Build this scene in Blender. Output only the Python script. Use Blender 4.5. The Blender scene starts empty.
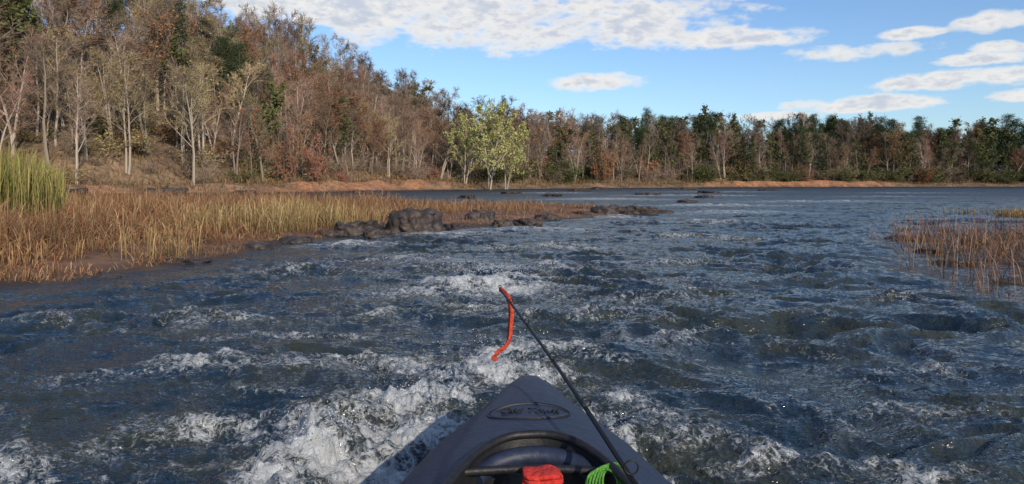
import bpy, math, random, bmesh
import numpy as np
from mathutils import Vector, noise as mnoise

random.seed(7); rng = np.random.default_rng(7)
scene = bpy.context.scene
scene.view_settings.view_transform = 'Standard'
scene.view_settings.look = 'None'
scene.view_settings.exposure = 0

# ------------------------------------------------------------------ helpers
def link(o, parent=None):
    scene.collection.objects.link(o)
    if parent is not None: o.parent = parent
    return o
def empty(name):
    e = bpy.data.objects.new(name, None); e.empty_display_size = 0.3
    return link(e)
def sstep(a, b, x):
    t = np.clip((x-a)/(b-a), 0, 1); return t*t*(3-2*t)
def pnoise(x, y, seed=0):
    x = np.asarray(x, float); y = np.asarray(y, float)
    xi = np.floor(x).astype(np.int64); yi = np.floor(y).astype(np.int64)
    xf = x-xi; yf = y-yi
    def g(ix, iy, dx, dy):
        h = (ix*374761393 + iy*668265263 + seed*982451653) & 0xffffffff
        h = ((h ^ (h >> 13))*1274126177) & 0xffffffff
        h = h ^ (h >> 16)
        a = h*(2*math.pi/4294967296.0)
        return np.cos(a)*dx + np.sin(a)*dy
    u = xf*xf*xf*(xf*(xf*6-15)+10); v = yf*yf*yf*(yf*(yf*6-15)+10)
    n0 = g(xi, yi, xf, yf)*(1-u) + g(xi+1, yi, xf-1, yf)*u
    n1 = g(xi, yi+1, xf, yf-1)*(1-u) + g(xi+1, yi+1, xf-1, yf-1)*u
    return (n0*(1-v)+n1*v)*1.45
def poly_sd(px, py, poly):
    """signed distance, positive inside"""
    px = np.asarray(px, float); py = np.asarray(py, float)
    d = np.full(px.shape, 1e9); ins = np.zeros(px.shape, bool)
    n = len(poly)
    for i in range(n):
        ax, ay = poly[i]; bx, by = poly[(i+1) % n]
        ex, ey = bx-ax, by-ay
        t = np.clip(((px-ax)*ex+(py-ay)*ey)/(ex*ex+ey*ey), 0, 1)
        d = np.minimum(d, np.hypot(px-ax-t*ex, py-ay-t*ey))
        c = ((ay > py) != (by > py))
        xx = (bx-ax)*(py-ay)/((by-ay) if by != ay else 1e-9)+ax
        ins ^= (c & (px < xx))
    return np.where(ins, d, -d)
def np_mesh(name, V, F, col=None, foam=None, smooth=False):
    me = bpy.data.meshes.new(name)
    V = np.asarray(V, np.float32); F = np.asarray(F, np.int32)
    k = F.shape[1]
    me.vertices.add(len(V)); me.vertices.foreach_set('co', V.ravel())
    me.loops.add(F.size); me.loops.foreach_set('vertex_index', F.ravel())
    me.polygons.add(len(F))
    me.polygons.foreach_set('loop_start', np.arange(0, F.size, k, dtype=np.int32))
    me.polygons.foreach_set('loop_total', np.full(len(F), k, np.int32))
    me.update(calc_edges=True)
    if col is not None:
        a = me.color_attributes.new('col', 'FLOAT_COLOR', 'POINT')
        c = np.ones((len(V), 4), np.float32); c[:, :3] = col
        a.data.foreach_set('color', c.ravel())
    if foam is not None:
        a = me.attributes.new('foam', 'FLOAT', 'POINT')
        a.data.foreach_set('value', np.asarray(foam, np.float32).ravel())
    me.polygons.foreach_set('use_smooth', np.full(len(F), smooth, bool))
    return me

class NT:
    def __init__(s, tree): s.t = tree; s.n = tree.nodes; s.l = tree.links
    def node(s, typ, ins=None, **kw):
        nd = s.n.new(typ)
        for k, v in kw.items(): setattr(nd, k, v)
        if ins:
            for k, v in ins.items():
                if isinstance(v, bpy.types.NodeSocket): s.l.new(v, nd.inputs[k])
                else: nd.inputs[k].default_value = v
        return nd
    def m(s, op, a, b=0.0, c=0.0, clamp=False):
        nd = s.node('ShaderNodeMath', {0: a, 1: b, 2: c}, operation=op, use_clamp=clamp)
        return nd.outputs[0]
    def mr(s, v, a, b, c=0.0, d=1.0, smooth=True):
        nd = s.node('ShaderNodeMapRange', {0: v, 1: a, 2: b, 3: c, 4: d})
        if smooth: nd.interpolation_type = 'SMOOTHSTEP'
        return nd.outputs[0]
    def mix(s, f, a, b, blend='MIX'):
        nd = s.n.new('ShaderNodeMix'); nd.data_type = 'RGBA'; nd.blend_type = blend
        for i, v in ((0, f), (6, a), (7, b)):
            if isinstance(v, bpy.types.NodeSocket): s.l.new(v, nd.inputs[i])
            else: nd.inputs[i].default_value = v if i == 0 else (*v[:3], 1)
        return nd.outputs[2]
def newmat(name):
    m = bpy.data.materials.new(name); m.use_nodes = True
    nt = NT(m.node_tree); b = m.node_tree.nodes['Principled BSDF']
    return m, nt, b
def simple(name, c1, c2, scale=8, rough=0.6, bump=0.0, spec=0.5, rnd=0.0, metallic=0.0):
    m, nt, b = newmat(name)
    tc = nt.node('ShaderNodeTexCoord')
    n = nt.node('ShaderNodeTexNoise', {'Vector': tc.outputs['Object'], 'Scale': scale, 'Detail': 4.0, 'Roughness': 0.6})
    f = nt.mr(n.outputs[0], 0.35, 0.65)
    c = nt.mix(f, c1, c2)
    nt.l.new(c, b.inputs['Base Color'])
    b.inputs['Roughness'].default_value = rough
    b.inputs['Specular IOR Level'].default_value = spec
    b.inputs['Metallic'].default_value = metallic
    if bump:
        bp = nt.node('ShaderNodeBump', {'Height': n.outputs[0], 'Strength': bump, 'Distance': 0.05})
        nt.l.new(bp.outputs[0], b.inputs['Normal'])
    return m
def matte(name, c1, c2, rnd=.3):
    """cheap diffuse foliage material with per-tree variation"""
    m = bpy.data.materials.new(name); m.use_nodes = True; t = m.node_tree
    t.nodes.remove(t.nodes['Principled BSDF']); nt = NT(t)
    oi = nt.node('ShaderNodeObjectInfo'); R_ = oi.outputs['Random']
    h = nt.m('FRACT', nt.m('MULTIPLY', R_, 17.3))
    c = nt.mix(h, c1, c2)
    hs = nt.node('ShaderNodeHueSaturation', {'Hue': nt.mr(h, 0, 1, .492, .522, False), 'Value': nt.mr(R_, 0, 1, 1-rnd, 1+rnd, False), 'Color': c})
    d = nt.node('ShaderNodeBsdfDiffuse', {0: hs.outputs[0]})
    nt.l.new(d.outputs[0], t.nodes['Material Output'].inputs[0]); return m

# ------------------------------------------------------------------ camera
cam = bpy.data.cameras.new('camera'); cam.lens = 26; cam.sensor_width = 36
cam.shift_y = -0.0576; cam.clip_end = 3000; cam.clip_start = 0.05
co = link(bpy.data.objects.new('camera', cam)); co.location = (0, 0, 1.0)
co.rotation_euler = (math.radians(90), 0, 0); scene.camera = co

# ------------------------------------------------------------------ light + sky
SUN_EL, SUN_AZ = math.radians(25), math.radians(152)
sun = bpy.data.lights.new('sun', 'SUN'); sun.energy = 4.0; sun.angle = math.radians(0.5)
sun.color = (1.0, 0.84, 0.66)
so = link(bpy.data.objects.new('sun', sun))
sd = Vector((math.sin(SUN_AZ)*math.cos(SUN_EL), math.cos(SUN_AZ)*math.cos(SUN_EL), math.sin(SUN_EL)))
so.rotation_euler = sd.to_track_quat('Z', 'Y').to_euler(); so.location = (20, -20, 30)

w = bpy.data.worlds.new('World'); scene.world = w; w.use_nodes = True
w.cycles.sampling_method = 'MANUAL'; w.cycles.sample_map_resolution = 512
nt = NT(w.node_tree); bg = w.node_tree.nodes['Background']
sky = nt.node('ShaderNodeTexSky', sky_type='NISHITA', sun_disc=False)
sky.sun_elevation = SUN_EL; sky.sun_rotation = SUN_AZ; sky.air_density = 1.0; sky.dust_density = 0.5; sky.ozone_density = 2.0
tc = nt.node('ShaderNodeTexCoord'); sp = nt.node('ShaderNodeSeparateXYZ', {0: tc.outputs['Generated']})
az = nt.m('ARCTAN2', sp.outputs[0], sp.outputs[1]); el = nt.m('ARCSINE', sp.outputs[2])
uv = nt.node('ShaderNodeCombineXYZ', {0: az, 1: nt.m('MULTIPLY', el, 2.2), 2: 0.37})
nz = nt.node('ShaderNodeTexNoise', {'Vector': uv.outputs[0], 'Scale': 12.0, 'Detail': 5.0, 'Roughness': 0.52})
nz2 = nt.node('ShaderNodeTexNoise', {'Vector': uv.outputs[0], 'Scale': 38.0, 'Detail': 4.0, 'Roughness': 0.6})
clouds = [(-.11,.222,.24,.040),(.065,.212,.26,.034),(.274,.188,.14,.016),(-.3155,.236,.15,.018),(-.04,.285,.45,.060),
 (.1185,.134,.065,.012),(.440,.158,.085,.012),(.530,.120,.085,.012),(.56,.142,.06,.008),(.452,.097,.09,.010),
 (.489,.176,.040,.008),(.586,.180,.045,.012),(.586,.152,.03,.008),(.6,.096,.04,.008),(.34,.085,.05,.006)]
q = None
for a0, e0, ra, re in clouds:
    da = nt.m('DIVIDE', nt.m('SUBTRACT', az, a0), ra); de = nt.m('DIVIDE', nt.m('SUBTRACT', el, e0), re)
    v = nt.m('SUBTRACT', 1.0, nt.m('ADD', nt.m('MULTIPLY', da, da), nt.m('MULTIPLY', de, de)))
    q = v if q is None else nt.m('MAXIMUM', q, v)
q = nt.m('MAXIMUM', q, -1.6)
refl_noise = nt.node('ShaderNodeTexNoise', {'Vector': uv.outputs[0], 'Scale': 3.2, 'Detail': 2.0})
refl_cloud = nt.m('MULTIPLY', nt.mr(el, 0.33, 0.5), nt.mr(refl_noise.outputs[0], 0.47, 0.62))  # clouds added above the frame, unseen, to brighten the water's reflections
q = nt.m('MAXIMUM', q, nt.m('SUBTRACT', nt.m('MULTIPLY', refl_cloud, 2.1), 1.6))
dens = nt.m('ADD', nt.m('MULTIPLY', q, 0.80), nt.m('MULTIPLY', nt.m('SUBTRACT', nz.outputs[0], 0.5), 3.3))
dens = nt.m('ADD', dens, nt.m('MULTIPLY', nt.m('SUBTRACT', nz2.outputs[0], 0.5), 1.7))
mask = nt.mr(dens, -0.18, 0.70)
shade = nt.mr(nt.m('ADD', dens, nt.m('MULTIPLY', nt.m('SUBTRACT', nz2.outputs[0], 0.5), 2.8)), 0.25, 1.7)
ccol = nt.mix(shade, (6.6, 6.45, 6.2), (4.3, 4.65, 5.35))
skyc = nt.mix(1.0, sky.outputs[0], (0.82, 0.96, 1.15), 'MULTIPLY')
fin = nt.mix(nt.m('MULTIPLY', mask, 0.95), skyc, ccol)
nt.l.new(fin, bg.inputs[0]); bg.inputs[1].default_value = 0.135

# ------------------------------------------------------------------ landform functions
RIVER = [(-70,-300),(-52,20),(-43,58),(-25,76),(-9,110),(17,142),(50,174),(131,200),(200,180),(215,60),(190,-300)]
PEN = [(-46,5),(-12,6.3),(-6,7.0),(-4.6,7.5),(-4.1,8.6),(-4.0,10.5),(-3.8,12.0),(-3.3,13.8),(-2,15.4),(-0.3,18.0),(2,21.0),(4.2,24.4),
       (4.6,27),(2,31),(-4,35),(-15,38),(-48,40)]
RP = [(4.15,5.7),(4.8,8.5),(5.5,10.5),(7.0,13.6),(8.2,14.8),(12,14.8),(14,11),(14,5),(8,4.3)]
def fields(x, y):
    d = -poly_sd(x, y, RIVER) + pnoise(x/9, y/9, 3)*2.4 + pnoise(x/2.5, y/2.5, 4)*0.7
    p = poly_sd(x, y, PEN) + pnoise(x/1.6, y/1.6, 5)*0.35 + pnoise(x/.5, y/.5, 6)*0.10
    r = poly_sd(x, y, RP) + pnoise(x/1.2, y/1.2, 8)*0.4
    return d, p, r
def clay_mask(x, y):
    a = np.exp(-((x-72)/26)**4)*(y > 120)*1.1; b = np.exp(-((x+18)/8)**4)*(y > 60)*(y < 115)*.8; c = np.exp(-((x+38)/5)**2)*.2*(y > 40)*(y < 80)
    return np.clip(np.maximum(np.maximum(a, b), c)*(.8+.9*pnoise(x/4, y/4, 17)), 0, 1)
def ground_z(x, y, F=None):
    d, p, r = F if F is not None else fields(x, y)
    lf = sstep(-12, -42, x)
    slope = 0.20 + 0.38*lf
    hmax = 12 + 20*lf
    z = -0.6 + 0.6*sstep(-4, 0, d)
    cm_ = clay_mask(x, y)
    z = z + np.where(d > 0, (1.0+.5*pnoise(x/8, y/8, 15)+.4*cm_)*sstep(0, 4.5-2*cm_, d) + hmax*np.tanh(np.maximum(d-6, 0)*slope/hmax), 0)
    z = z + np.where(d > 2, pnoise(x/14, y/14, 11)*0.9*sstep(2, 20, d), 0)
    zp = -0.5 + 0.52*sstep(-0.9, 0.1, p) + 0.10*sstep(0, 1.5, p) + pnoise(x/.8, y/.8, 12)*0.03
    zr = -0.5 + 0.50*sstep(-0.7, 0.5, r) + pnoise(x/.4, y/.4, 13)*0.05
    return np.maximum(np.maximum(z, zp), zr)

def polar(front_half, nf, nb, radii):
    a = np.concatenate([np.linspace(-front_half, front_half, nf),
                        np.linspace(front_half, 2*math.pi-front_half, nb+2)[1:-1]])
    A, R = np.meshgrid(a, radii)
    X = (R*np.sin(A)).ravel(); Y = (R*np.cos(A)).ravel()
    n = len(a); m = len(radii)
    i = np.arange(m-1)[:, None]*n; j = np.arange(n)[None, :]; j2 = (j+1) % n
    Fq = np.stack([i+j, i+j2, i+n+j2, i+n+j], -1).reshape(-1, 4)[:, ::-1]
    return X, Y, Fq

# ---- ground sheet
rad = np.concatenate([np.geomspace(0.5, 5, 12)[:-1], np.geomspace(5, 45, 230)[:-1], np.geomspace(45, 260, 230)[:-1], np.geomspace(260, 1500, 18)])
X, Y, Fq = polar(math.radians(42), 500, 90, rad)
FL = fields(X, Y); Z = ground_z(X, Y, FL); d, p, r = FL
def C(*c): return np.array(c)[None, :]
col = np.repeat(C(.06, .048, .035), len(X), 0)
n1 = pnoise(X/3, Y/3, 21)[:, None]; n2 = pnoise(X/.6, Y/.6, 22)[:, None]
land = sstep(-.3, .4, d)[:, None]; cm = clay_mask(X, Y)[:, None]
clay = C(.35, .165, .08)*(1+.3*n1) ; tan = C(.19, .13, .08)*(1+.3*n1); litter = C(.125, .09, .062)*(1+.3*n1)
kc = np.clip(.25*sstep(-.1, .6, n1)+cm, 0, 1)
bank = clay*kc+tan*(1-kc)
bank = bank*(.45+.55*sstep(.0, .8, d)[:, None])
lc = bank + (tan-bank)*sstep(4, 8, d)[:, None]; lc = lc + (litter-lc)*sstep(8, 16, d)[:, None]
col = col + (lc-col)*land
pc = C(.16, .082, .045)*(1+.4*n2) ; pe = C(.05, .031, .022)
pp = pe+(pc-pe)*sstep(.0, .5, p)[:, None]
col = col+(pp-col)*(sstep(-.3, .1, p)[:, None])
col = col+(C(.05, .035, .022)-col)*(sstep(-.3, .3, r)[:, None])
m_ground, nt, b = newmat('soil')
vc = nt.node('ShaderNodeVertexColor', layer_name='col')
geo = nt.node('ShaderNodeNewGeometry')
nn = nt.node('ShaderNodeTexNoise', {'Vector': geo.outputs['Position'], 'Scale': 1.7, 'Detail': 8.0, 'Roughness': 0.7})
cc = nt.mix(1.0, vc.outputs[0], nt.node('ShaderNodeCombineColor', {0: nt.mr(nn.outputs[0], .3, .7, .5, 1.5), 1: nt.mr(nn.outputs[0], .3, .7, .5, 1.5), 2: nt.mr(nn.outputs[0], .3, .7, .55, 1.4)}).outputs[0], 'MULTIPLY')
nt.l.new(cc, b.inputs['Base Color']); b.inputs['Roughness'].default_value = .85
bp = nt.node('ShaderNodeBump', {'Height': nn.outputs[0], 'Strength': 0.8, 'Distance': 0.1}); nt.l.new(bp.outputs[0], b.inputs['Normal'])
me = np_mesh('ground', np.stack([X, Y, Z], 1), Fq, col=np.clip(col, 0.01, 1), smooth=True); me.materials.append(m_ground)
link(bpy.data.objects.new('ground', me))

# ------------------------------------------------------------------ water
KX = 0.06
Wd = np.array([-1.9, -1.7, -1.2, -.6, 0, .9, 1.5, 1.87, 2.13, 2.38, 2.5, 2.585, 2.62, 2.635])
Ww = np.array([.02, .12, .27, .36, .40, .41, .392, .350, .272, .158, .104, .066, .040, .006])
def kw(y): return np.interp(y, Wd, Ww)
rad = np.concatenate([np.geomspace(0.4, 1.6, 16)[:-1], np.geomspace(1.6, 60, 940)[:-1], np.geomspace(60, 500, 80)])
X, Y, Fq = polar(math.radians(38), 1120, 110, rad)
R = np.hypot(X, Y)
d, p, r = fields(X, Y)
shore = np.minimum(np.minimum(-d, -p), np.maximum(-r, .12)*3)
amp = sstep(-0.3, 1.8, shore)*0.9+0.10
near = 1-sstep(8, 30, Y)*0.40
left_calm = 1-0.30*sstep(-2.2, -4.5, X)*(1-sstep(20, 30, Y))
amp = amp*near*left_calm
back = sstep(28, 36, Y)*sstep(14, 2, X); amp = amp*(1-.7*back)
wx = X+0.30*pnoise(X/.9, Y/.9, 31)+.09*pnoise(X/.3, Y/.3, 33); wy = Y+0.30*pnoise(X/.9, Y/.9, 32)+.09*pnoise(X/.3, Y/.3, 34)
H = np.zeros_like(X)
sp_ = R*0.0040+.003
rid = None; rid2 = None
patch = 0.62+.75*sstep(-.5, .5, pnoise(X/1.3, Y/1.1, 51))
for L, A, ax, s, th in [(3.2, .045, 1.3, 40, .1), (1.4, .058, 1.7, 41, -.15), (.78, .058, 1.7, 42, .25), (.43, .046, 1.6, 43, -.3), (.24, .0320, 1.5, 44, .35), (.135, .0180, 1.4, 45, -.1), (.075, .0085, 1.2, 46, .5), (.042, .0035, 1.1, 47, 0)]:
    fade = sstep(1.0, 2.4, L/sp_)
    u = (wx*math.cos(th)+wy*math.sin(th))/(L*ax); v = (-wx*math.sin(th)+wy*math.cos(th))/L
    n = pnoise(u, v, s)
    rg = 0.42-1.5*np.sqrt(n*n+.003)
    if L > 2: rg = n
    if L == .78: rid = rg
    if L == .43: rid2 = rg
    H += A*rg*fade*(patch if L < 1 else 1)
turb = sstep(-.3, .6, pnoise(X/2.3, Y/2.3, 50))
H *= amp*(0.68+0.6*turb)
ref = H[(Y > 3) & (Y < 12) & (np.abs(X) < 4)]; q90, q995 = np.quantile(ref, .86), np.quantile(ref, .989)
piles = [(-.25, 7.3, .60, .30, .14, 1.15), (-.85, 6.8, .38, .17, .05, .85), (.25, 7.8, .5, .16, .05, .75), (-.05, 8.8, .9, .18, .05, .75),
 (0.0, 4.35, .50, .17, .07, .95), (-.65, 4.1, .35, .16, .05, .9), (.55, 5.5, .5, .12, .05, .65), (.85, 6.3, .4, .11, .04, .68), (-.2, 5.5, .45, .10, .04, .62), (-.9, 5.6, .4, .10, .04, .62),
 (-.38, 3.35, .28, .22, .07, 1.1), (-.66, 2.72, .18, .28, .09, 1.15), (-.36, 2.95, .16, .20, .07, 1.1), (-.85, 3.05, .22, .14, .05, .8), (-.10, 3.75, .3, .14, .04, .9), (.50, 3.15, .2, .13, .05, .8), (.42, 2.7, .08, .24, .03, .85), (.85, 2.75, .22, .10, .05, .68),
 (-1.75, 2.62, .28, .12, .06, .95), (-1.25, 2.95, .25, .09, .03, .7), (1.32, 2.75, .22, .11, .05, .8), (1.75, 3.3, .3, .07, .05, .5), (-1.7, 4.0, .42, .09, .04, .78), (-1.25, 4.9, .4, .08, .03, .62), (-2.1, 5.2, .45, .09, .03, .62),
 (2.2, 4.2, .5, .06, .04, .5), (1.3, 4.6, .4, .07, .04, .58), (3.4, 6.2, .5, .08, .04, .5), (-2.6, 3.3, .35, .09, .03, .68), (1.9, 9.5, .9, .13, .05, .62), (-1.2, 9.6, .9, .17, .05, .72), (0.6, 11.5, 1.1, .2, .05, .7), (-2.4, 8.4, .6, .12, .04, .62), (1.6, 7.9, .6, .1, .04, .6),
 (-2.6, 12.3, .6, .24, .03, .85), (-1.3, 14.6, .9, .28, .03, .85), (3.4, 13.5, 1.2, .25, .05, .62), (.8, 16, 1.5, .35, .04, .7), (5, 19, 1.5, .35, .05, .65), (2.5, 22, 1.8, .4, .05, .72), (7.5, 25, 2, .6, .05, .7), (-3.4, 5.2, .6, .07, .03, .5), (1.9, 6.9, .6, .08, .04, .5), (9, 33, 3, .7, .06, .75), (16, 40, 4, 1.0, .06, .72), (6, 46, 4, 1.2, .06, .75), (14, 60, 6, 1.7, .06, .75), (28, 55, 5, 1.4, .06, .62), (4, 75, 5, 2, .05, .7), (24, 85, 8, 2.4, .05, .65), (40, 75, 7, 2, .05, .6)]
foam = np.zeros_like(X)
for cx, cy, hx, hy, hh, ff in piles:
    bend = 0.25*(X-cx)**2/hx
    dx = (wx-cx)/hx; dy = (wy-cy+bend)/hy
    g = np.exp(-(dx*dx+dy*dy)*.9)
    H += hh*g*(0.45+1.0*np.clip(rid+.5, 0, 1))
    foam = np.maximum(foam, ff*np.exp(-(dx*dx+(np.where(dy < 0, dy*.5, dy*1.2))**2)*.45))
foam *= .66+.52*sstep(-.4, .4, pnoise(X/.22, Y/.14, 64))
H += foam*(0.030*pnoise(X/.11, Y/.11, 60)+.018*pnoise(X/.045, Y/.045, 61)+.010*pnoise(X/.02, Y/.02, 62))*sstep(16, 6, R)
ragged = sstep(-.35, .45, pnoise(X/.9, Y/.6, 63))*(.65+.35*sstep(3.5, 0, np.abs(X+.3)))
crest = sstep(q90, q995, H)*0.66*ragged*sstep(60, 14, Y)
streak = .46*sstep(.18, .33, rid2)*sstep(.05, .55, pnoise(X/.7, Y/.45, 65)+.08)*amp*sstep(30, 8, Y)
foam = np.clip(np.maximum(np.maximum(foam, crest), streak), 0, 1.2)
kd = np.abs(X-KX)-kw(np.clip(Y, -1.9, 2.634)); inside = (Y > -1.88) & (Y < 2.62)
hug = np.where((Y > -1.9) & (Y < 2.75), np.exp(-np.maximum(kd, 0)/.08), 0)
foam = np.maximum(foam, hug*sstep(1.2, 2.2, Y)*.7)
H = H+.03*hug*sstep(1.0, 2.4, Y)
H = np.where(hug > 0.3, np.minimum(H, .13), H)
H = np.where(inside & (kd < -.05), -.24, H)
m_water, nt, b = newmat('river_water')
geo = nt.node('ShaderNodeNewGeometry'); pos = geo.outputs['Position']
fo = nt.node('ShaderNodeAttribute', attribute_name='foam').outputs['Fac']
mp = nt.node('ShaderNodeMapping', {'Vector': pos, 'Scale': (0.6, 1.0, 1.0)})
w1 = nt.node('ShaderNodeTexNoise', {'Vector': mp.outputs[0], 'Scale': 20.0, 'Detail': 3.0, 'Roughness': .65})
w2 = nt.node('ShaderNodeTexNoise', {'Vector': mp.outputs[0], 'Scale': 2.2, 'Detail': 4.0, 'Roughness': .7})
spz = nt.node('ShaderNodeSeparateXYZ', {0: pos})
far = nt.mr(spz.outputs[1], 8, 40)
b1 = nt.node('ShaderNodeBump', {'Height': w1.outputs[0], 'Strength': 0.8, 'Distance': 0.045})
b2 = nt.node('ShaderNodeBump', {'Height': w2.outputs[0], 'Strength': nt.m('MULTIPLY', far, 1.0), 'Distance': 0.60, 'Normal': b1.outputs[0]})
nt.l.new(b2.outputs[0], b.inputs['Normal'])
mud = nt.mix(nt.mr(w2.outputs[0], .4, .6), (.008, .020, .034), (.028, .034, .026))
nt.l.new(mud, b.inputs['Base Color'])
nt.l.new(nt.mr(spz.outputs[1], 8, 60, .05, .38, False), b.inputs['Roughness']); b.inputs['IOR'].default_value = 1.40
f1 = nt.node('ShaderNodeTexNoise', {'Vector': pos, 'Scale': 21.0, 'Detail': 5.0, 'Roughness': .74, 'Distortion': .8})
vo = nt.node('ShaderNodeTexVoronoi', {'Vector': nt.node('ShaderNodeMix', {0: .10, 4: pos, 5: f1.outputs[1]}, data_type='VECTOR').outputs[1], 'Scale': 34.0}, feature='DISTANCE_TO_EDGE')
lace = nt.mr(vo.outputs[0], 0.0, .22, .20, -.14)
v = nt.m('ADD', nt.m('ADD', fo, nt.m('MULTIPLY', nt.m('SUBTRACT', f1.outputs[0], .5), 2.3)), lace)
ff = nt.m('MULTIPLY', nt.mr(v, .40, 1.08), .92)
ff = nt.m('MULTIPLY', ff, nt.mr(fo, .05, .3))
fb = nt.node('ShaderNodeBsdfDiffuse', {'Color': (.56, .60, .62, 1)})
fbp = nt.node('ShaderNodeBump', {'Height': f1.outputs[0], 'Strength': .9, 'Distance': .05}); nt.l.new(fbp.outputs[0], fb.inputs['Normal'])
ms = nt.node('ShaderNodeMixShader', {0: ff, 1: b.outputs[0], 2: fb.outputs[0]})
nt.l.new(ms.outputs[0], m_water.node_tree.nodes['Material Output'].inputs[0])
me = np_mesh('river_water', np.stack([X, Y, H], 1), Fq, foam=foam, smooth=True); me.materials.append(m_water)
link(bpy.data.objects.new('river_water', me))

# spray droplets
m_drop = simple('droplets', (.6, .64, .66), (.5, .55, .58), rough=.2)
oct_v = np.array([(1,0,0),(-1,0,0),(0,1,0),(0,-1,0),(0,0,1),(0,0,-1)], float)
oct_f = np.array([(0,2,4),(2,1,4),(1,3,4),(3,0,4),(2,0,5),(1,2,5),(3,1,5),(0,3,5)])
Vs, Fs = [], []; k = 0
for (cx, cy, sx, sy, zz, n) in [(-.64, 2.75, .09, .10, .09, 300), (-.36, 3.2, .10, .10, .08, 180), (-.25, 7.2, .25, .12, .12, 160), (.42, 2.8, .05, .10, .05, 60), (0, 4.3, .25, .08, .07, 70)]:
    for _ in range(n):
        c = np.array([random.gauss(cx, sx), random.gauss(cy, sy), zz+abs(random.gauss(0, .035))])
        s = random.uniform(.0008, .0026)*(1+cy/10)
        Vs.append(oct_v*s*np.array([random.uniform(.6, 1.5), 1, random.uniform(.7, 2)])+c); Fs.append(oct_f+k); k += 6
me = np_mesh('water_spray', np.concatenate(Vs), np.concatenate(Fs), smooth=True); me.materials.append(m_drop)
link(bpy.data.objects.new('water_spray', me))

# ------------------------------------------------------------------ grasses
m_grass = bpy.data.materials.new('dry_grass_blades'); m_grass.use_nodes = True
t_ = m_grass.node_tree; t_.nodes.remove(t_.nodes['Principled BSDF']); nt = NT(t_)
vc = nt.node('ShaderNodeVertexColor', layer_name='col'); df = nt.node('ShaderNodeBsdfDiffuse', {0: vc.outputs[0]})
nt.l.new(df.outputs[0], t_.nodes['Material Output'].inputs[0])
def blades(name, x, y, z, h, wd, cols, lean=.35, parent=None, cf=None):
    n = len(x); th = rng.uniform(0, 2*math.pi, n); la = rng.uniform(0, 2*math.pi, n)
    ln = np.abs(rng.normal(0, lean, n))*h
    tx, ty = np.cos(th)*wd/2, np.sin(th)*wd/2
    lx, ly = np.cos(la)*ln, np.sin(la)*ln
    hz = h*(1-.3*np.minimum(ln/h, 1.6))
    b = np.stack([x, y, z-.03], 1); t = np.stack([tx, ty, 0*tx], 1)
    m1 = b+np.stack([lx*.22, ly*.22, hz*.52], 1); m2 = b+np.stack([lx*.6, ly*.6, hz*.85], 1)
    tp = b+np.stack([lx*1.1, ly*1.1, hz], 1)
    V = np.stack([b-t, b+t, m1-t*.85, m1+t*.85, m2-t*.6, m2+t*.6, tp], 1).reshape(-1, 3)
    o = np.arange(n)[:, None, None]*7
    T = np.array([(0,1,3),(0,3,2),(2,3,5),(2,5,4),(4,5,6)])[None]
    F = (o+T).reshape(-1, 3)
    pc = np.array(cols); c = pc[rng.integers(0, len(pc), n)]*rng.uniform(.6, 1.25, (n, 1))
    if cf is not None: c = c*cf
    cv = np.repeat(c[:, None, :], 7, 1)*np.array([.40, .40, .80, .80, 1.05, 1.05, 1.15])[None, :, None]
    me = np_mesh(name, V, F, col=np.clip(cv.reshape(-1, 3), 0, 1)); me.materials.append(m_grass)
    o = bpy.data.objects.new(name, me); link(o, parent); return o
def scatter(n, x0, x1, y0, y1, fn, bias=None):
    x = rng.uniform(x0, x1, n); y = rng.uniform(y0, y1, n) if bias is None else y0+(y1-y0)*rng.uniform(0, 1, n)**bias
    k = fn(x, y); return x[k], y[k]
TAN = [(.32,.21,.11),(.27,.155,.08),(.21,.11,.06),(.38,.275,.155),(.16,.085,.05),(.30,.15,.08)]
STRAW = [(.42,.33,.165),(.36,.265,.12),(.29,.22,.10)]
def inpen(x, y): return (fields(x, y)[1] > 0.05) & (pnoise(x/.9, y/.9, 70)+.9*pnoise(x/2.6, y/2.6, 71) > -.42) & (np.abs(x)/np.maximum(y, 1) < 1.1)
x, y = scatter(360000, -32, 5, 6, 38, inpen, 1.5)
keep = rng.uniform(0, 1, len(x)) < np.clip(1-.022*(y-8), .3, 1)*np.where(y < 20, 1, .55); x, y = x[keep], y[keep]
F = fields(x, y); z = ground_z(x, y, F)
hh = (.27+.30*sstep(-2.8, -6.5, x))*(0.30+.70*sstep(0, 2.6, F[1]))*(1+.5*pnoise(x/1.3, y/1.3, 72)+.3*pnoise(x/.4, y/.4, 79))
h = np.maximum(hh, .08)*rng.uniform(.3, 1.3, len(x))
tint = 1+.42*pnoise(x/1.5, y/1.5, 78)[:, None]*np.array([[1, .95, .8]])
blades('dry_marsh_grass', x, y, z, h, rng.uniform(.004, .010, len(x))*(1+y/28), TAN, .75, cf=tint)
cs = [(-4.9+rng.normal(0, .9), 14.2+rng.normal(0, 2.0)) for _ in range(12)]+[(-8-rng.uniform(0, 7), 13+rng.uniform(0, 9)) for _ in range(12)]
xs = np.concatenate([rng.normal(c[0], .32, 150) for c in cs]); ys = np.concatenate([rng.normal(c[1], .32, 150) for c in cs])
k = fields(xs, ys)[1] > .3; xs, ys = xs[k], ys[k]
blades('straw_grass', xs, ys, ground_z(xs, ys), rng.uniform(.25, .72, len(xs)), rng.uniform(.008, .014, len(xs)), STRAW, .42)
n = 4600
xs = rng.uniform(-12.5, -8.5, n); ys = rng.uniform(13.3, 16.5, n); k = (pnoise(xs/.9, ys/.9, 77) > -.35) & (xs/ys < -.605); xs, ys = xs[k], ys[k]
edge = sstep(-.60, -.68, xs/ys)
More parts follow.
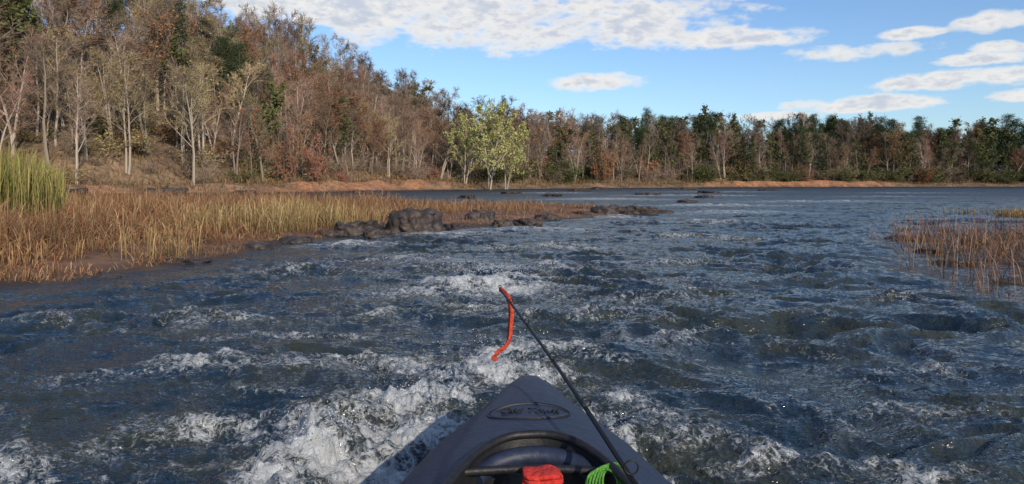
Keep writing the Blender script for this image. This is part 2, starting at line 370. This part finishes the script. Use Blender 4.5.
blades('green_reeds', xs, ys, ground_z(xs, ys), rng.uniform(1.0, 1.78, len(xs))*(.74+.3*edge), rng.uniform(.010, .018, len(xs)), [(.21,.22,.06),(.28,.27,.08),(.36,.30,.12),(.14,.16,.04),(.31,.23,.11)], .13)
def inr(x, y): return (fields(x, y)[2] > -.25) & (pnoise(x/.5, y/.5, 73)+.15*sstep(1.5, 3.0, x-y*.45) > .04) & (x/y < 1.0)
x, y = scatter(46000, 4, 13, 5, 15, inr)
keep = rng.uniform(0, 1, len(x)) < .42; x, y = x[keep], y[keep]
blades('water_weeds', x, y, np.maximum(ground_z(x, y), -.1), rng.uniform(.1, .6, len(x))*(1+.5*pnoise(x/.8, y/.8, 76)), rng.uniform(.004, .009, len(x)), [(.30,.18,.11),(.26,.12,.08),(.40,.28,.15),(.16,.09,.06)], .75)
x = rng.uniform(14.5, 24, 9000); y = 22+rng.normal(0, 1.4, 9000)+.1*(x-16); k = pnoise(x/1.2, y/.8, 74) > -.1; x, y = x[k], y[k]
blades('water_weeds', x, y, np.full(len(x), -.03), rng.uniform(.1, .34, len(x)), rng.uniform(.012, .02, len(x)), [(.23,.17,.08),(.30,.21,.1),(.16,.13,.06)], .5)
def inb(x, y):
    d = fields(x, y)[0]; cmk = clay_mask(x, y)
    return (d > .8+3.6*cmk) & (d < 11) & (pnoise(x/4, y/4, 75) > -.3-.4*sstep(0, -20, x)+.35*cmk) & (np.abs(x/y) < .95)
x, y = scatter(200000, -65, 140, 30, 210, inb)
blades('bank_grass', x, y, ground_z(x, y), rng.uniform(.3, 1.0, len(x)), rng.uniform(.05, .10, len(x)), [(.28,.19,.10),(.23,.15,.08),(.17,.13,.065),(.29,.17,.085),(.13,.125,.05)], .4)

# ------------------------------------------------------------------ trees
class TB:
    def __init__(s, seed): s.v = []; s.f = []; s.mi = []; s.r = random.Random(seed)
    def tube(s, pts, rs, n, mi=0):
        base = len(s.v)
        for i, p in enumerate(pts):
            dr = (pts[min(i+1, len(pts)-1)]-pts[max(i-1, 0)]).normalized()
            a = dr.cross(Vector((.3, .9, .1))).normalized(); c = dr.cross(a)
            for k in range(n):
                t = 2*math.pi*k/n
                s.v.append(p+(a*math.cos(t)+c*math.sin(t))*rs[i])
        for i in range(len(pts)-1):
            for k in range(n):
                s.f.append((base+i*n+k, base+i*n+(k+1) % n, base+(i+1)*n+(k+1) % n, base+(i+1)*n+k)); s.mi.append(mi)
    def twig(s, p, dr, L, wd, mi=1):
        a = dr.cross(Vector((s.r.uniform(-1, 1), s.r.uniform(-1, 1), s.r.uniform(-1, 1)))).normalized()*wd
        b = len(s.v); s.v += [p-a, p+a, p+dr*L]; s.f.append((b, b+1, b+2)); s.mi.append(mi)
    def leaf(s, p, sz, mi=2):
        u = Vector((s.r.gauss(0, 1), s.r.gauss(0, 1), s.r.gauss(0, 1))).normalized()
        v = u.cross(Vector((s.r.gauss(0, 1), s.r.gauss(0, 1), s.r.gauss(0, 1)))).normalized()
        b = len(s.v); s.v += [p-u*sz, p+v*sz*.6, p+u*sz, p-v*sz*.6]; s.f.append((b, b+1, b+2, b+3)); s.mi.append(mi)
    def mesh(s, name, mats):
        me = bpy.data.meshes.new(name); me.from_pydata([tuple(v) for v in s.v], [], s.f)
        for m in mats: me.materials.append(m)
        me.polygons.foreach_set('material_index', s.mi); me.update(); return me
def rdir(r, d, ang, up=.0):
    a = d.cross(Vector((r.gauss(0, 1), r.gauss(0, 1), r.gauss(0, 1)))).normalized()
    v = (d*math.cos(ang)+a*math.sin(ang)); v.z += up; return v.normalized()
def path(r, p, d, L, n, wob, up=0.0):
    pts = [p.copy()]; dirs = [d.copy()]
    for i in range(n):
        d = (d+Vector((r.gauss(0, wob), r.gauss(0, wob), r.gauss(0, wob)+up))).normalized()
        p = p+d*(L/n); pts.append(p.copy()); dirs.append(d.copy())
    return pts, dirs
def bare_tree(seed, H, mats, leaves=0.0, spread=1.0, first=.3, lsz=.13, tw=.022, dens=1.0):
    T = TB(seed); r = T.r
    forks = r.choice([1, 1, 1, 2])
    for fk in range(forks):
        d0 = Vector((r.gauss(0, .05+.08*(forks-1)), r.gauss(0, .05+.08*(forks-1)), 1)).normalized()
        pts, dirs = path(r, Vector((fk*.2, 0, -.3)), d0, H*.93, 10, .055, .02)
        r0 = H*.0115
        rs = [r0*(1-.86*i/10) for i in range(11)]; T.tube(pts, rs, 5)
        nb = int(15*dens/(forks**.4))
        for i in range(nb):
            t = first+(1-first)*(i+r.random())/nb; t = min(t, .985)
            k = int(t*10); f = t*10-k; p = pts[k].lerp(pts[k+1], f)
            L = H*.36*spread*(1.05-.75*t)*r.uniform(.7, 1.25)
            dd = rdir(r, dirs[k], r.uniform(.55, 1.0), .15)
            p1, d1 = path(r, p, dd, L, 4, .13, .08); ra = rs[k]*.42
            T.tube(p1, [ra*(1-.8*j/4) for j in range(5)], 3)
            for j in range(int(7*dens)):
                t2 = .2+.8*(j+r.random())/7; t2 = min(t2, .98); k2 = int(t2*4)
                q0 = p1[k2].lerp(p1[k2+1], t2*4-k2); L2 = L*.42*r.uniform(.6, 1.2)*(1.1-.5*t2)
                p2, d2 = path(r, q0, rdir(r, d1[k2], r.uniform(.4, .9), .1), L2, 2, .16, .06)
                T.twig(p2[0], d2[1], (p2[1]-p2[0]).length*1.3, .018); T.twig(p2[1], d2[2], (p2[2]-p2[1]).length, .014)
                for m in range(6):
                    t3 = min(.1+.9*(m+r.random())/6, .98); k3 = int(t3*2)
                    q1 = p2[k3].lerp(p2[k3+1], t3*2-k3); dt = rdir(r, d2[k3], r.uniform(.3, .9), .12); L3 = r.uniform(.35, .9)*H/13
                    T.twig(q1, dt, L3, tw)
                    for _ in range(2):
                        qq = q1+dt*L3*r.uniform(.2, .8); T.twig(qq, rdir(r, dt, r.uniform(.3, .9), .1), L3*.6, tw*.75)
                    nl = leaves
                    while nl > 0:
                        if r.random() < nl: T.leaf(q1+dt*L3*r.uniform(.1, 1.1)+Vector((r.gauss(0, .1), r.gauss(0, .1), r.gauss(0, .1))), lsz*r.uniform(.6, 1.3))
                        nl -= 1
    return T.mesh('bare_tree_mesh', mats)
def pine(seed, H, mats, first=.45, wid=.22):
    T = TB(seed); r = T.r
    pts, dirs = path(r, Vector((0, 0, -.3)), Vector((r.gauss(0, .03), r.gauss(0, .03), 1)).normalized(), H, 10, .025, .02)
    rs = [H*.0105*(1-.85*i/10) for i in range(11)]; T.tube(pts, rs, 5)
    nb = int(32+32*(1-first))
    for i in range(nb):
        t = first+(1-first)*(i+r.random())/nb; t = min(t, .99); k = min(int(t*10), 9); p = pts[k].lerp(pts[k+1], t*10-k)
        u = (t-first)/(1-first)
        L = H*wid*(.55+.6*math.sin(math.pi*min(1, u*.9+.12)))*(1-.55*u)*r.uniform(.55, 1.3)
        a = r.uniform(0, 6.28); dd = Vector((math.cos(a), math.sin(a), .15+.5*u)).normalized()
        p1, d1 = path(r, p, dd, L, 3, .12, .06); T.tube(p1, [.05, .04, .025, .01], 3)
        for j in range(5):
            t2 = .2+.8*(j+r.random())/5; k2 = min(int(t2*3), 2); c = p1[k2].lerp(p1[k2+1], min(t2*3-k2, 1))+Vector((r.gauss(0, .3), r.gauss(0, .3), r.gauss(0, .2)))
            for m in range(20):
                o = Vector((r.gauss(0, .34), r.gauss(0, .34), r.gauss(0, .24)))
                T.twig(c+o, (o+Vector((0, 0, .18))).normalized(), r.uniform(.22, .45), .045, 2 if r.random() < .7 else 3)
    return T.mesh('pine_tree_mesh', mats)
def shrub(seed, H, mats, leaves, lsz=.10):
    T = TB(seed); r = T.r
    for s in range(9):
        d0 = Vector((r.gauss(0, .45), r.gauss(0, .45), 1)).normalized(); L = H*r.uniform(.6, 1)
        p1, d1 = path(r, Vector((r.gauss(0, .25), r.gauss(0, .25), -.1)), d0, L, 4, .12); T.tube(p1, [.03, .022, .016, .01, .005], 3)
        for j in range(16):
            t2 = min(.1+.9*(j+r.random())/16, .98); k2 = int(t2*4); q0 = p1[k2].lerp(p1[k2+1], t2*4-k2); dt = rdir(r, d1[k2], r.uniform(.4, 1.0)); L3 = H*r.uniform(.15, .35)
            T.twig(q0, dt, L3, .018)
            for _ in range(4): T.twig(q0+dt*L3*r.uniform(.1, .9), rdir(r, dt, r.uniform(.4, 1)), L3*.6, .014)
            for _ in range(leaves):
                T.leaf(q0+dt*L3*r.uniform(0, 1.2)+Vector((r.gauss(0, .12), r.gauss(0, .12), r.gauss(0, .12))), lsz*r.uniform(.6, 1.3))
    return T.mesh('shrub_mesh', mats)
bark = matte('bark_grey', (.44, .38, .31), (.30, .25, .21))
bark_d = matte('bark_brown', (.20, .16, .13), (.14, .11, .09))
tw_a = matte('twigs_brown', (.285, .215, .165), (.215, .16, .125))
tw_b = matte('twigs_tan', (.36, .285, .175), (.27, .21, .14))
tw_c = matte('twigs_reddish', (.29, .175, .13), (.24, .155, .12))
tw_d = matte('twigs_shade_dark', (.16, .125, .10), (.12, .095, .078))  # darker tone puts cloud shadow on the far bank into the colour
lf_rust = matte('leaves_rust', (.31, .145, .065), (.23, .12, .06))
lf_tan = matte('leaves_tan', (.30, .245, .11), (.23, .19, .09))
lf_yg = matte('leaves_yellow_green', (.36, .38, .14), (.40, .40, .17), .1)
lf_ol = matte('leaves_olive', (.075, .095, .036), (.115, .12, .045))
lf_red = matte('leaves_red', (.25, .08, .055), (.20, .07, .05), .2)
ndl = matte('pine_needles', (.036, .058, .028), (.048, .068, .032))
ndl2 = matte('pine_needles_light', (.075, .095, .042), (.062, .082, .04))

A = [bare_tree(100+i, 13, [bark, [tw_a, tw_a, tw_c, tw_a][i % 4], lf_rust], spread=random.uniform(.75, 1.1), first=random.uniform(.22, .4)) for i in range(8)]
A2 = [bare_tree(130+i, 13, [bark, tw_b, lf_tan], leaves=.35, spread=1.0) for i in range(3)]
A3 = [bare_tree(150+i, 12, [bark_d, tw_c, lf_rust], leaves=.8, spread=1.1) for i in range(2)]
Dk = [bare_tree(170+i, 13, [bark_d, tw_d, lf_rust], spread=1.1, tw=.03) for i in range(3)]  # dark-toned bare trees, far-bank cloud shadow painted into their material
OL = [bare_tree(190+i, 12, [bark_d, tw_d, lf_ol], leaves=2.4, lsz=.2, first=.12, spread=1.2) for i in range(3)]
YG = bare_tree(212, 12, [bark, tw_b, lf_yg], leaves=4.0, spread=1.45, first=.08, lsz=.16)
PN = [pine(300+i, 16, [bark_d, tw_d, ndl, ndl2], first=f_, wid=w_) for i, (f_, w_) in enumerate([(.12, .22), (.2, .25), (.34, .26), (.15, .2), (.4, .28)])]
S_b = [shrub(400+i, 3, [bark_d, tw_a, lf_rust], 0) for i in range(2)]
S_t = [shrub(410+i, 3, [bark_d, tw_b, lf_tan], 3) for i in range(2)]
S_o = [shrub(420+i, 3, [bark_d, tw_d, lf_ol], 9) for i in range(2)]
S_r = [shrub(430, 3, [bark_d, tw_a, lf_red], 5)]
S_u = [shrub(440, 3, [bark_d, tw_a, lf_rust], 6)]
hillside = empty('hillside_forest'); treeline = empty('distant_treeline')
def put(me, name, x, y, h, base, parent=None, sq=1.0):
    o = bpy.data.objects.new(name, me); s = h/base
    o.location = (x, y, float(ground_z(np.array([x]), np.array([y]))[0])-.05)
    o.scale = (s*sq, s*sq, s); o.rotation_euler = (0, 0, random.uniform(0, 6.28)); link(o, parent); return o
g = 3.1
gx, gy = np.meshgrid(np.arange(-105, 190, g), np.arange(18, 250, g))
gx = (gx+rng.uniform(-.48, .48, gx.shape)*g).ravel(); gy = (gy+rng.uniform(-.48, .48, gy.shape)*g).ravel()
dd = fields(gx, gy)[0]; maxd = 24+22*sstep(0, -30, gx)
k = (dd > 6) & (dd < maxd) & (np.abs(gx/gy) < .9); gx, gy, dd = gx[k], gy[k], dd[k]
cl = pnoise(gx/14, gy/14, 90)
cnt = 0
for x, y, d_, c_ in zip(gx, gy, dd, cl):
    rr = random.random(); left = x < -4 and y < 135
    par = hillside if left else treeline
    if left:
        if rr < .60: me, nm, b_ = random.choice(A), 'bare_tree', 13
        elif rr < .83: me, nm, b_ = random.choice(A2), 'bare_tree', 13
        elif rr < .94: me, nm, b_ = random.choice(A3), 'rust_leaf_tree', 12
        elif rr < .985: me, nm, b_ = random.choice(Dk), 'bare_tree', 13
        else: me, nm, b_ = random.choice(OL), 'olive_tree', 12
        h = random.uniform(8, 13.5)*(.85+.15*min(d_/20, 1))
        h *= 1-.16*float(sstep(-30, -8, np.array(x)))
        h *= 1+.10*float(sstep(-35, -50, np.array(x)))
    else:
        pfrac = (.05+.48*min(max((d_-9)/8, 0), 1))*float(.05+.95*sstep(8, 50, np.array(x)))*(1+1.8*c_)
        olf = .03+.13*float(sstep(0, 40, np.array(x)))
        if rr < pfrac: me, nm, b_ = random.choice(PN), 'pine_tree', 16
        elif rr < pfrac+olf: me, nm, b_ = random.choice(OL), 'olive_tree', 12
        elif rr < pfrac+olf+.24: me, nm, b_ = random.choice(Dk), 'bare_tree', 13
        elif rr < .92: me, nm, b_ = random.choice(A), 'bare_tree', 13
        else: me, nm, b_ = random.choice(A3), 'rust_leaf_tree', 12
        h = random.uniform(9, 14)+2.2*float(sstep(10, 60, np.array(x)))
        h *= (1+.18*c_)*(.8 if d_ < 10 else 1)
        if nm == 'pine_tree': h *= .97
    put(me, nm, float(x), float(y), h, b_, par, random.uniform(.9, 1.4)); cnt += 1
n = 7500
x = rng.uniform(-80, 170, n); y = rng.uniform(25, 222, n); dd = fields(x, y)[0]
k = (dd > 4.0) & (dd < 15) & (np.abs(x/y) < .85); x, y, dd = x[k], y[k], dd[k]
for a, c, d_ in zip(x, y, dd):
    left = a < -6; rr = random.random()
    if d_ < 6.5 and rr < .6: continue
    rr = random.random()
    if left: L_, nm = ((S_b, 'bare_shrub') if rr < .48 else (S_t, 'tan_shrub') if rr < .76 else (S_u, 'rust_shrub') if rr < .88 else (S_o, 'olive_shrub') if rr < .965 else (S_r, 'red_shrub'))
    else: L_, nm = ((S_b, 'bare_shrub') if rr < .38 else (S_t, 'tan_shrub') if rr < .48 else (S_u, 'rust_shrub') if rr < .55 else (S_o, 'olive_shrub'))
    put(random.choice(L_), nm, float(a), float(c), random.uniform(1.2, 3.6)*(1.5 if not left else 1), 3, hillside if left else treeline, random.uniform(1, 1.7))
for px_, py_, h in [(-37, 93, 11), (-40.5, 97, 12), (-35, 96, 11), (-43, 95, 12.5), (-33, 98, 9.5), (-46, 99, 12), (-38.5, 100, 12), (-50, 92, 11), (-51, 80, 7), (-49, 78, 6)]:
    put(random.choice(PN), 'pine_tree', px_, py_, h, 16, None, 1.25)
put(YG, 'yellow_green_tree', -3.5, 115.5, 13.0, 12, None, 1.1)
put(YG, 'yellow_green_tree', -7.5, 117, 10.5, 12, None, 1.1)
put(YG, 'yellow_green_tree', -1.0, 119, 10.5, 12, None, 1.0)
put(S_r[0], 'red_leaf_tree', -26.0, 86, 7.0, 3, None, .6); put(S_r[0], 'red_leaf_tree', -23.2, 88, 6.0, 3, None, .6)
put(S_u[0], 'rust_leaf_tree', 18.8, 149, 8, 3, None, .7)
put(A2[0], 'bare_tree', -32, 74, 12, 13, None, 1.1); put(A[1], 'bare_tree', -40, 68, 11, 13, None, 1.1); put(A2[1], 'bare_tree', -45, 73, 12, 13, None, 1.2)

# ------------------------------------------------------------------ rocks
m_rock = simple('river_rock_stone', (.075, .058, .048), (.026, .021, .02), 3.5, .6, .8, .4)
def rock(x, y, z, sx, sy, sz, seed, name='river_rock'):
    bm = bmesh.new(); bmesh.ops.create_icosphere(bm, subdivisions=5, radius=1)
    for v in bm.verts:
        p_ = v.co.copy(); o = Vector((seed*3.1, seed*1.7, 0))
        n_ = mnoise.noise(p_*1.1+o)*.45+mnoise.noise(p_*2.6+o)*.25+abs(mnoise.noise(p_*5+o))*.18+mnoise.noise(p_*11+o)*.06
        c_ = p_*(1+n_); c_.z = min(c_.z, .62+.25*mnoise.noise(p_*2+o)+.12*mnoise.noise(p_*6+o))
        v.co = Vector((c_.x*sx, c_.y*sy, c_.z*sz))
    me = bpy.data.meshes.new(name); bm.to_mesh(me); bm.free()
    for p_ in me.polygons: p_.use_smooth = True
    me.materials.append(m_rock); o = bpy.data.objects.new(name, me); o.location = (x, y, z); o.rotation_euler = (0, 0, seed*.3); link(o)
for i, a in enumerate([(-2.95, 14.3, .02, .42, .4, .34), (-1.95, 15.0, .05, .50, .5, .56), (-2.45, 13.7, -.02, .3, .25, .2), (-3.4, 14.0, 0, .25, .25, .16), (-.80, 18.6, .02, .38, .35, .42), (-.22, 17.0, 0, .26, .25, .22), (.35, 17.4, -.02, .36, .3, .26),
    (3.0, 23.4, 0, .65, .5, .40), (4.1, 24.2, 0, .6, .4, .34), (2.1, 22.4, 0, .3, .3, .2), (5.0, 24.6, -.03, .35, .3, .2), (-4.4, 7.9, -.06, .25, .2, .12), (-5.4, 7.2, -.06, .4, .25, .13), (-4.1, 9.4, -.04, .2, .3, .12), (-3.9, 11.4, -.03, .25, .3, .14), (-3.7, 12.7, -.03, .3, .3, .16),
    (7.0, 13.0, -.05, .4, .3, .17), (6.1, 10.6, -.06, .3, .3, .18), (-11, 58, 0, 1.2, .8, .4), (-18, 60, 0, .9, .8, .4), (8, 90, 0, 1.6, 1, .35), (26, 110, 0, 1.8, 1.2, .4), (0, 70, 0, 1.0, 1, .3), (-30, 64, .1, 1.6, 1, .7), (-36, 60, 0, 1.5, 1, .8), (14, 118, 0, 1.6, 1.2, .5), (1.0, 20.2, 0, .3, .3, .2), (15.5, 21.5, -.05, .6, .4, .2), (-24, 66, 0, 1.3, .8, .5), (11, 60, 0, .9, .5, .3), (20, 75, 0, 1.2, .7, .3), (-1.2, 15.9, 0, .25, .3, .2), (-14, 72, 0, 1.4, .8, .4), (9, 38, 0, .5, .4, .2), (7.6, 12.2, -.04, .25, .2, .16), (5.5, 9.2, -.04, .2, .2, .12), (13, 50, 0, .7, .5, .25), (-3, 48, 0, .7, .5, .3), (3, 55, 0, .8, .5, .3), (33, 95, 0, 1.2, .8, .3)]):
    rock(*a, i+1)

# ------------------------------------------------------------------ kayak
kay = empty('kayak')
m_hull = simple('kayak_plastic', (.014, .022, .048), (.020, .029, .060), 40, .52, .10, .4)
m_blk = simple('black_rubber', (.010, .010, .012), (.016, .016, .018), 30, .5, .1, .4)
m_lite = simple('pale_navy', (.05, .06, .085), (.04, .05, .075), 30, .5)  # paler blue-grey than the hull, for inner ring and fishing line
OC, OL_, OW = .72, 1.19, .285
def openw(y):
    t = abs((y-OC)/OL_); return 0.0 if t >= 1 else OW*(1-t**2.6)**(1/2.4)
def zc(y): return float(np.interp(y, [-1.9, -1, .5, 1.5, 1.9, 2.3, 2.5, 2.6, 2.635], [.27, .28, .29, .325, .338, .342, .338, .325, .300]))
def ze(y): return float(np.interp(y, [-1.9, -1, .5, 1.5, 1.9, 2.3, 2.5, 2.6, 2.635], [.25, .23, .22, .225, .235, .262, .285, .298, .290]))
def deckz(t, y):
    t = abs(t); a = zc(y); e = ze(y)
    crown = 1-t**2.4
    panel = .007*float(1-sstep(.60, .68, np.array(t)))*float(sstep(2.55, 2.45, np.array(y)))
    return e+(a-e)*crown+panel
ys = np.unique(np.concatenate([np.linspace(-1.9, -1.7, 6), np.linspace(-1.7, 1.7, 60), np.linspace(1.7, 1.915, 34), np.linspace(1.915, 2.5, 50), np.linspace(2.5, 2.635, 18)]))
K = 22; V = []; F = []
lower = [(1.015, -.012, 1), (1.02, -.03, 1), (.99, -.10, 1), (.9, .3, 0), (.72, .12, 0), (.4, .03, 0), (0, 0, 0)]
for s in (1, -1):
    base = len(V); row = K+1+len(lower)
    for y in ys:
        w_ = kw(y); a = openw(y)/w_; e = ze(y)
        keel = float(np.interp(y, [-1.9, -1.6, 0, 1.8, 2.3, 2.55, 2.635], [.2, -.05, -.12, -.11, -.06, .06, .22]))
        for k in range(K+1):
            t = a+(1-a)*k/K; V.append((KX+s*t*w_, y, deckz(t, y)))
        for wf, zf, mode in lower:
            zz = e+zf if mode else keel+(e-keel)*zf
            V.append((KX+s*w_*wf, y, zz))
    for i in range(len(ys)-1):
        for k in range(row-1):
            q_ = (base+i*row+k, base+i*row+k+1, base+(i+1)*row+k+1, base+(i+1)*row+k)
            F.append(q_ if s < 0 else q_[::-1])
me = bpy.data.meshes.new('hull'); me.from_pydata(V, [], F); me.materials.append(m_hull)
bm = bmesh.new(); bm.from_mesh(me); bmesh.ops.remove_doubles(bm, verts=bm.verts, dist=.0006); bmesh.ops.recalc_face_normals(bm, faces=bm.faces); bm.to_mesh(me); bm.free()
for p_ in me.polygons: p_.use_smooth = True
link(bpy.data.objects.new('hull', me), kay)
def curve(name, pts, rad, mat, parent=None, radii=None, cyclic=False, flat=None):
    cu = bpy.data.curves.new(name, 'CURVE'); cu.dimensions = '3D'; cu.bevel_depth = rad; cu.bevel_resolution = 4; cu.use_fill_caps = True
    s = cu.splines.new('NURBS'); s.points.add(len(pts)-1); s.order_u = 4; s.use_endpoint_u = not cyclic; s.use_cyclic_u = cyclic; s.resolution_u = 6
    for i, p_ in enumerate(pts):
        s.points[i].co = (*p_, 1); s.points[i].radius = radii[i] if radii is not None else 1
    cu.materials.append(mat); o = bpy.data.objects.new(name, cu); link(o, parent); return o
rim = []
for i in range(72):
    a = 2*math.pi*i/72; y = OC+OL_*math.sin(a)*.9995; sx = 1 if math.cos(a) >= 0 else -1
    xw = openw(y)*sx; rim.append((KX+xw, y, deckz(min(abs(xw)/kw(y), 1), y)+.008))
curve('cockpit_coaming', rim, .011, m_blk, kay, cyclic=True)
V = []; F = []; n = len(rim)
for j, (sc, zz) in enumerate([(1.0, None), (.97, .12), (.9, .05), (.5, .04), (0.02, .04)]):
    for (x, y, z) in rim: V.append((KX+(x-KX)*sc, OC+(y-OC)*sc, z if zz is None else zz))
for j in range(4):
    for i in range(n): F.append((j*n+i, j*n+(i+1) % n, (j+1)*n+(i+1) % n, (j+1)*n+i))
me = bpy.data.meshes.new('cockpit_tub'); me.from_pydata(V, [], F); me.materials.append(m_blk)
for p_ in me.polygons: p_.use_smooth = True
link(bpy.data.objects.new('cockpit_tub', me), kay)
curve('dash_roll', [(KX-.15, 1.795, .280), (KX-.12, 1.84, .297), (KX-.06, 1.862, .310), (KX, 1.87, .312), (KX+.06, 1.862, .310), (KX+.12, 1.84, .297), (KX+.15, 1.795, .280)], .024, m_hull, kay)
curve('bungee_bar', [(KX-.20, 1.76, .310), (KX-.1, 1.775, .312), (KX, 1.78, .314), (KX+.1, 1.775, .312), (KX+.20, 1.76, .310)], .010, m_blk, kay)
EX, EY = .048, 2.12
ring = [(EX+.118*math.cos(a), EY+.070*math.sin(a)) for a in [2*math.pi*i/40 for i in range(40)]]
curve('emblem_ring', [(x, y, deckz(abs(x-KX)/kw(y), y)+.001) for x, y in ring], .0028, m_blk, kay, cyclic=True)
ring = [(EX+.108*math.cos(a), EY+.062*math.sin(a)) for a in [2*math.pi*i/40 for i in range(40)]]
curve('emblem_inner_ring', [(x, y, deckz(abs(x-KX)/kw(y), y)+.001) for x, y in ring], .0015, m_lite, kay, cyclic=True)
tx = bpy.data.curves.new('emblem_text', 'FONT'); tx.body = 'Old Town'; tx.size = .050; tx.extrude = .002; tx.shear = .35; tx.align_x = 'CENTER'; tx.align_y = 'CENTER'; tx.offset = .0002
tx.materials.append(m_blk); to = bpy.data.objects.new('emblem_text', tx); link(to, kay); to.location = (EX, EY, zc(EY)+.0072); to.scale = (.82, 1.25, 1)
bm = bmesh.new(); bmesh.ops.create_grid(bm, x_segments=12, y_segments=16, size=1)
for v in bm.verts:
    x, y = v.co.x, v.co.y; v.co = Vector((KX+x*.2, -.15+y*.25+(-.08 if y < -.5 else 0), .09+.03*x*x+(.45*(-y-.5) if y < -.5 else 0)))
me = bpy.data.meshes.new('seat'); bm.to_mesh(me); bm.free(); me.materials.append(m_blk)
so_ = bpy.data.objects.new('seat', me); link(so_, kay); md = so_.modifiers.new('s', 'SOLIDIFY'); md.thickness = .03

# red folded cloth on the dash
m_red = simple('red_fabric', (.62, .035, .02), (.5, .025, .015), 60, .75, .5)
red = empty('red_cloth')
for j, (ox, oz, wdt) in enumerate([(0, .000, .047), (.003, .012, .046), (-.002, .024, .044)]):
    bm = bmesh.new(); bmesh.ops.create_cube(bm, size=1)
    bmesh.ops.bevel(bm, geom=bm.edges[:], offset=.3, segments=4, profile=.5, affect='EDGES')
    bmesh.ops.subdivide_edges(bm, edges=bm.edges[:], cuts=2, use_grid_fill=True)
    for v in bm.verts:
        n_ = mnoise.noise(v.co*3+Vector((j*5, 0, 0)))
        v.co = Vector((v.co.x*wdt*2*(1+.05*n_), v.co.y*.07, v.co.z*.015+.003*n_+.0015*math.sin(v.co.x*9)))
    me = bpy.data.meshes.new('fold'); bm.to_mesh(me); bm.free(); me.materials.append(m_red)
    for p_ in me.polygons: p_.use_smooth = True
    o = bpy.data.objects.new('fold', me); o.location = (.071+ox, 1.735, .296+oz); o.rotation_euler = (0, 0, .03*j); link(o, red)
# green cord coil standing against the coaming
m_grn = simple('green_cord', (.14, .42, .05), (.06, .24, .03), 250, .6, .5)
grn = empty('green_rope')
for j in range(6):
    cx, cy, rr_ = .207+.007*j, 1.70+.003*j, .044-.0012*j
    pts = []
    for i in range(20):
        a = 2*math.pi*i/20
        pts.append((cx+rr_*math.cos(a)*.85, cy+rr_*.9*math.sin(a), .300+.030*math.sin(a+.2)+.0015*j+.003*math.sin(3*a+j)))
    curve('coil_%d' % j, pts, .0028, m_grn, grn, cyclic=True)

# ------------------------------------------------------------------ fishing rod
rod = empty('fishing_rod')
m_rod = simple('graphite_rod', (.008, .008, .009), (.012, .012, .013), 20, .45, 0, .35)
rp = []
B0 = Vector((.352, .92, .31)); T0 = Vector((-.051, 3.0, .572))
for i in range(16):
    t = i/15; p_ = B0.lerp(T0, t); bow = math.sin(math.pi*t); rp.append(Vector((p_.x+.022*bow, p_.y, p_.z-.004*bow)))
curve('rod_blank', [tuple(p_) for p_ in rp], .0082, m_rod, rod, radii=[1-.58*(i/15) for i in range(16)])
for t, rr_ in [(.30, .015), (.46, .012), (.62, .010), (.78, .008), (.90, .006), (.995, .005)]:
    k = min(int(t*15), 14); p_ = rp[k].lerp(rp[k+1], t*15-k)
    c = p_+Vector((0, 0, rr_+.006))
    pts = [(c.x+rr_*math.cos(a), c.y, c.z+rr_*math.sin(a)) for a in [2*math.pi*i/14 for i in range(14)]]
    curve('line_guide', pts, .0018, m_rod, rod, cyclic=True)
curve('handle_grip', [(.352, .92, .31), (.40, .67, .285), (.44, .46, .265)], .013, m_blk, rod)
curve('fishing_line', [(p_.x, p_.y, p_.z+.012-.006*i/15) for i, p_ in enumerate(rp)], .0005, m_lite, rod)
m_or = simple('orange_webbing', (.62, .085, .03), (.46, .045, .02), 90, .7, .6)
st = empty('orange_strap')
P = [(-.049, 3.0, .570), (-.030, 2.99, .556), (-.012, 2.98, .520), (-.006, 2.975, .470), (-.009, 2.97, .420), (-.014, 2.96, .372), (-.030, 2.955, .338), (-.052, 2.95, .322), (-.074, 2.945, .306), (-.060, 2.94, .298)]
def ribbon(name, P, wd, mat, parent, tw0=0, tw1=1.5):
    V = []; F = []; N = 60
    pts = [Vector(p_) for p_ in P]
    def ev(t):
        f = t*(len(pts)-1); k = min(int(f), len(pts)-2); u = f-k
        p0, p1, p2, p3 = pts[max(k-1, 0)], pts[k], pts[k+1], pts[min(k+2, len(pts)-1)]
        return .5*((2*p1)+(p2-p0)*u+(2*p0-5*p1+4*p2-p3)*u*u+(3*p1-p0-3*p2+p3)*u**3)
    for i in range(N+1):
        t = i/N; c = ev(t); tg = (ev(min(t+.01, 1))-ev(max(t-.01, 0))).normalized()
        a = tg.cross(Vector((0, 1, 0))).normalized(); b_ = tg.cross(a)
        an = tw0+(tw1-tw0)*t+.4*math.sin(t*9); s = a*math.cos(an)+b_*math.sin(an); nrm = tg.cross(s)
        for (u, v) in [(-1, -1), (-.3, -1.3), (.3, -1.3), (1, -1), (1, 1), (.3, 1.3), (-.3, 1.3), (-1, 1)]: V.append(c+s*u*wd/2+nrm*v*.0016)
    for i in range(N):
        for k in range(8): F.append((i*8+k, i*8+(k+1) % 8, (i+1)*8+(k+1) % 8, (i+1)*8+k))
    F.append(tuple(range(8))); F.append(tuple(range(N*8, N*8+8)))
    me = bpy.data.meshes.new(name); me.from_pydata(V, [], F); me.materials.append(mat)
    for p_ in me.polygons: p_.use_smooth = True
    link(bpy.data.objects.new(name, me), parent)
ribbon('strand_a', P, .020, m_or, st, 0, 2.2)
ribbon('strand_b', [(x+.006, y-.004, z+.002*i) for i, (x, y, z) in enumerate(P[:-1])], .015, m_or, st, .8, -1.0)
print('trees', cnt, 'objects', len(bpy.data.objects))
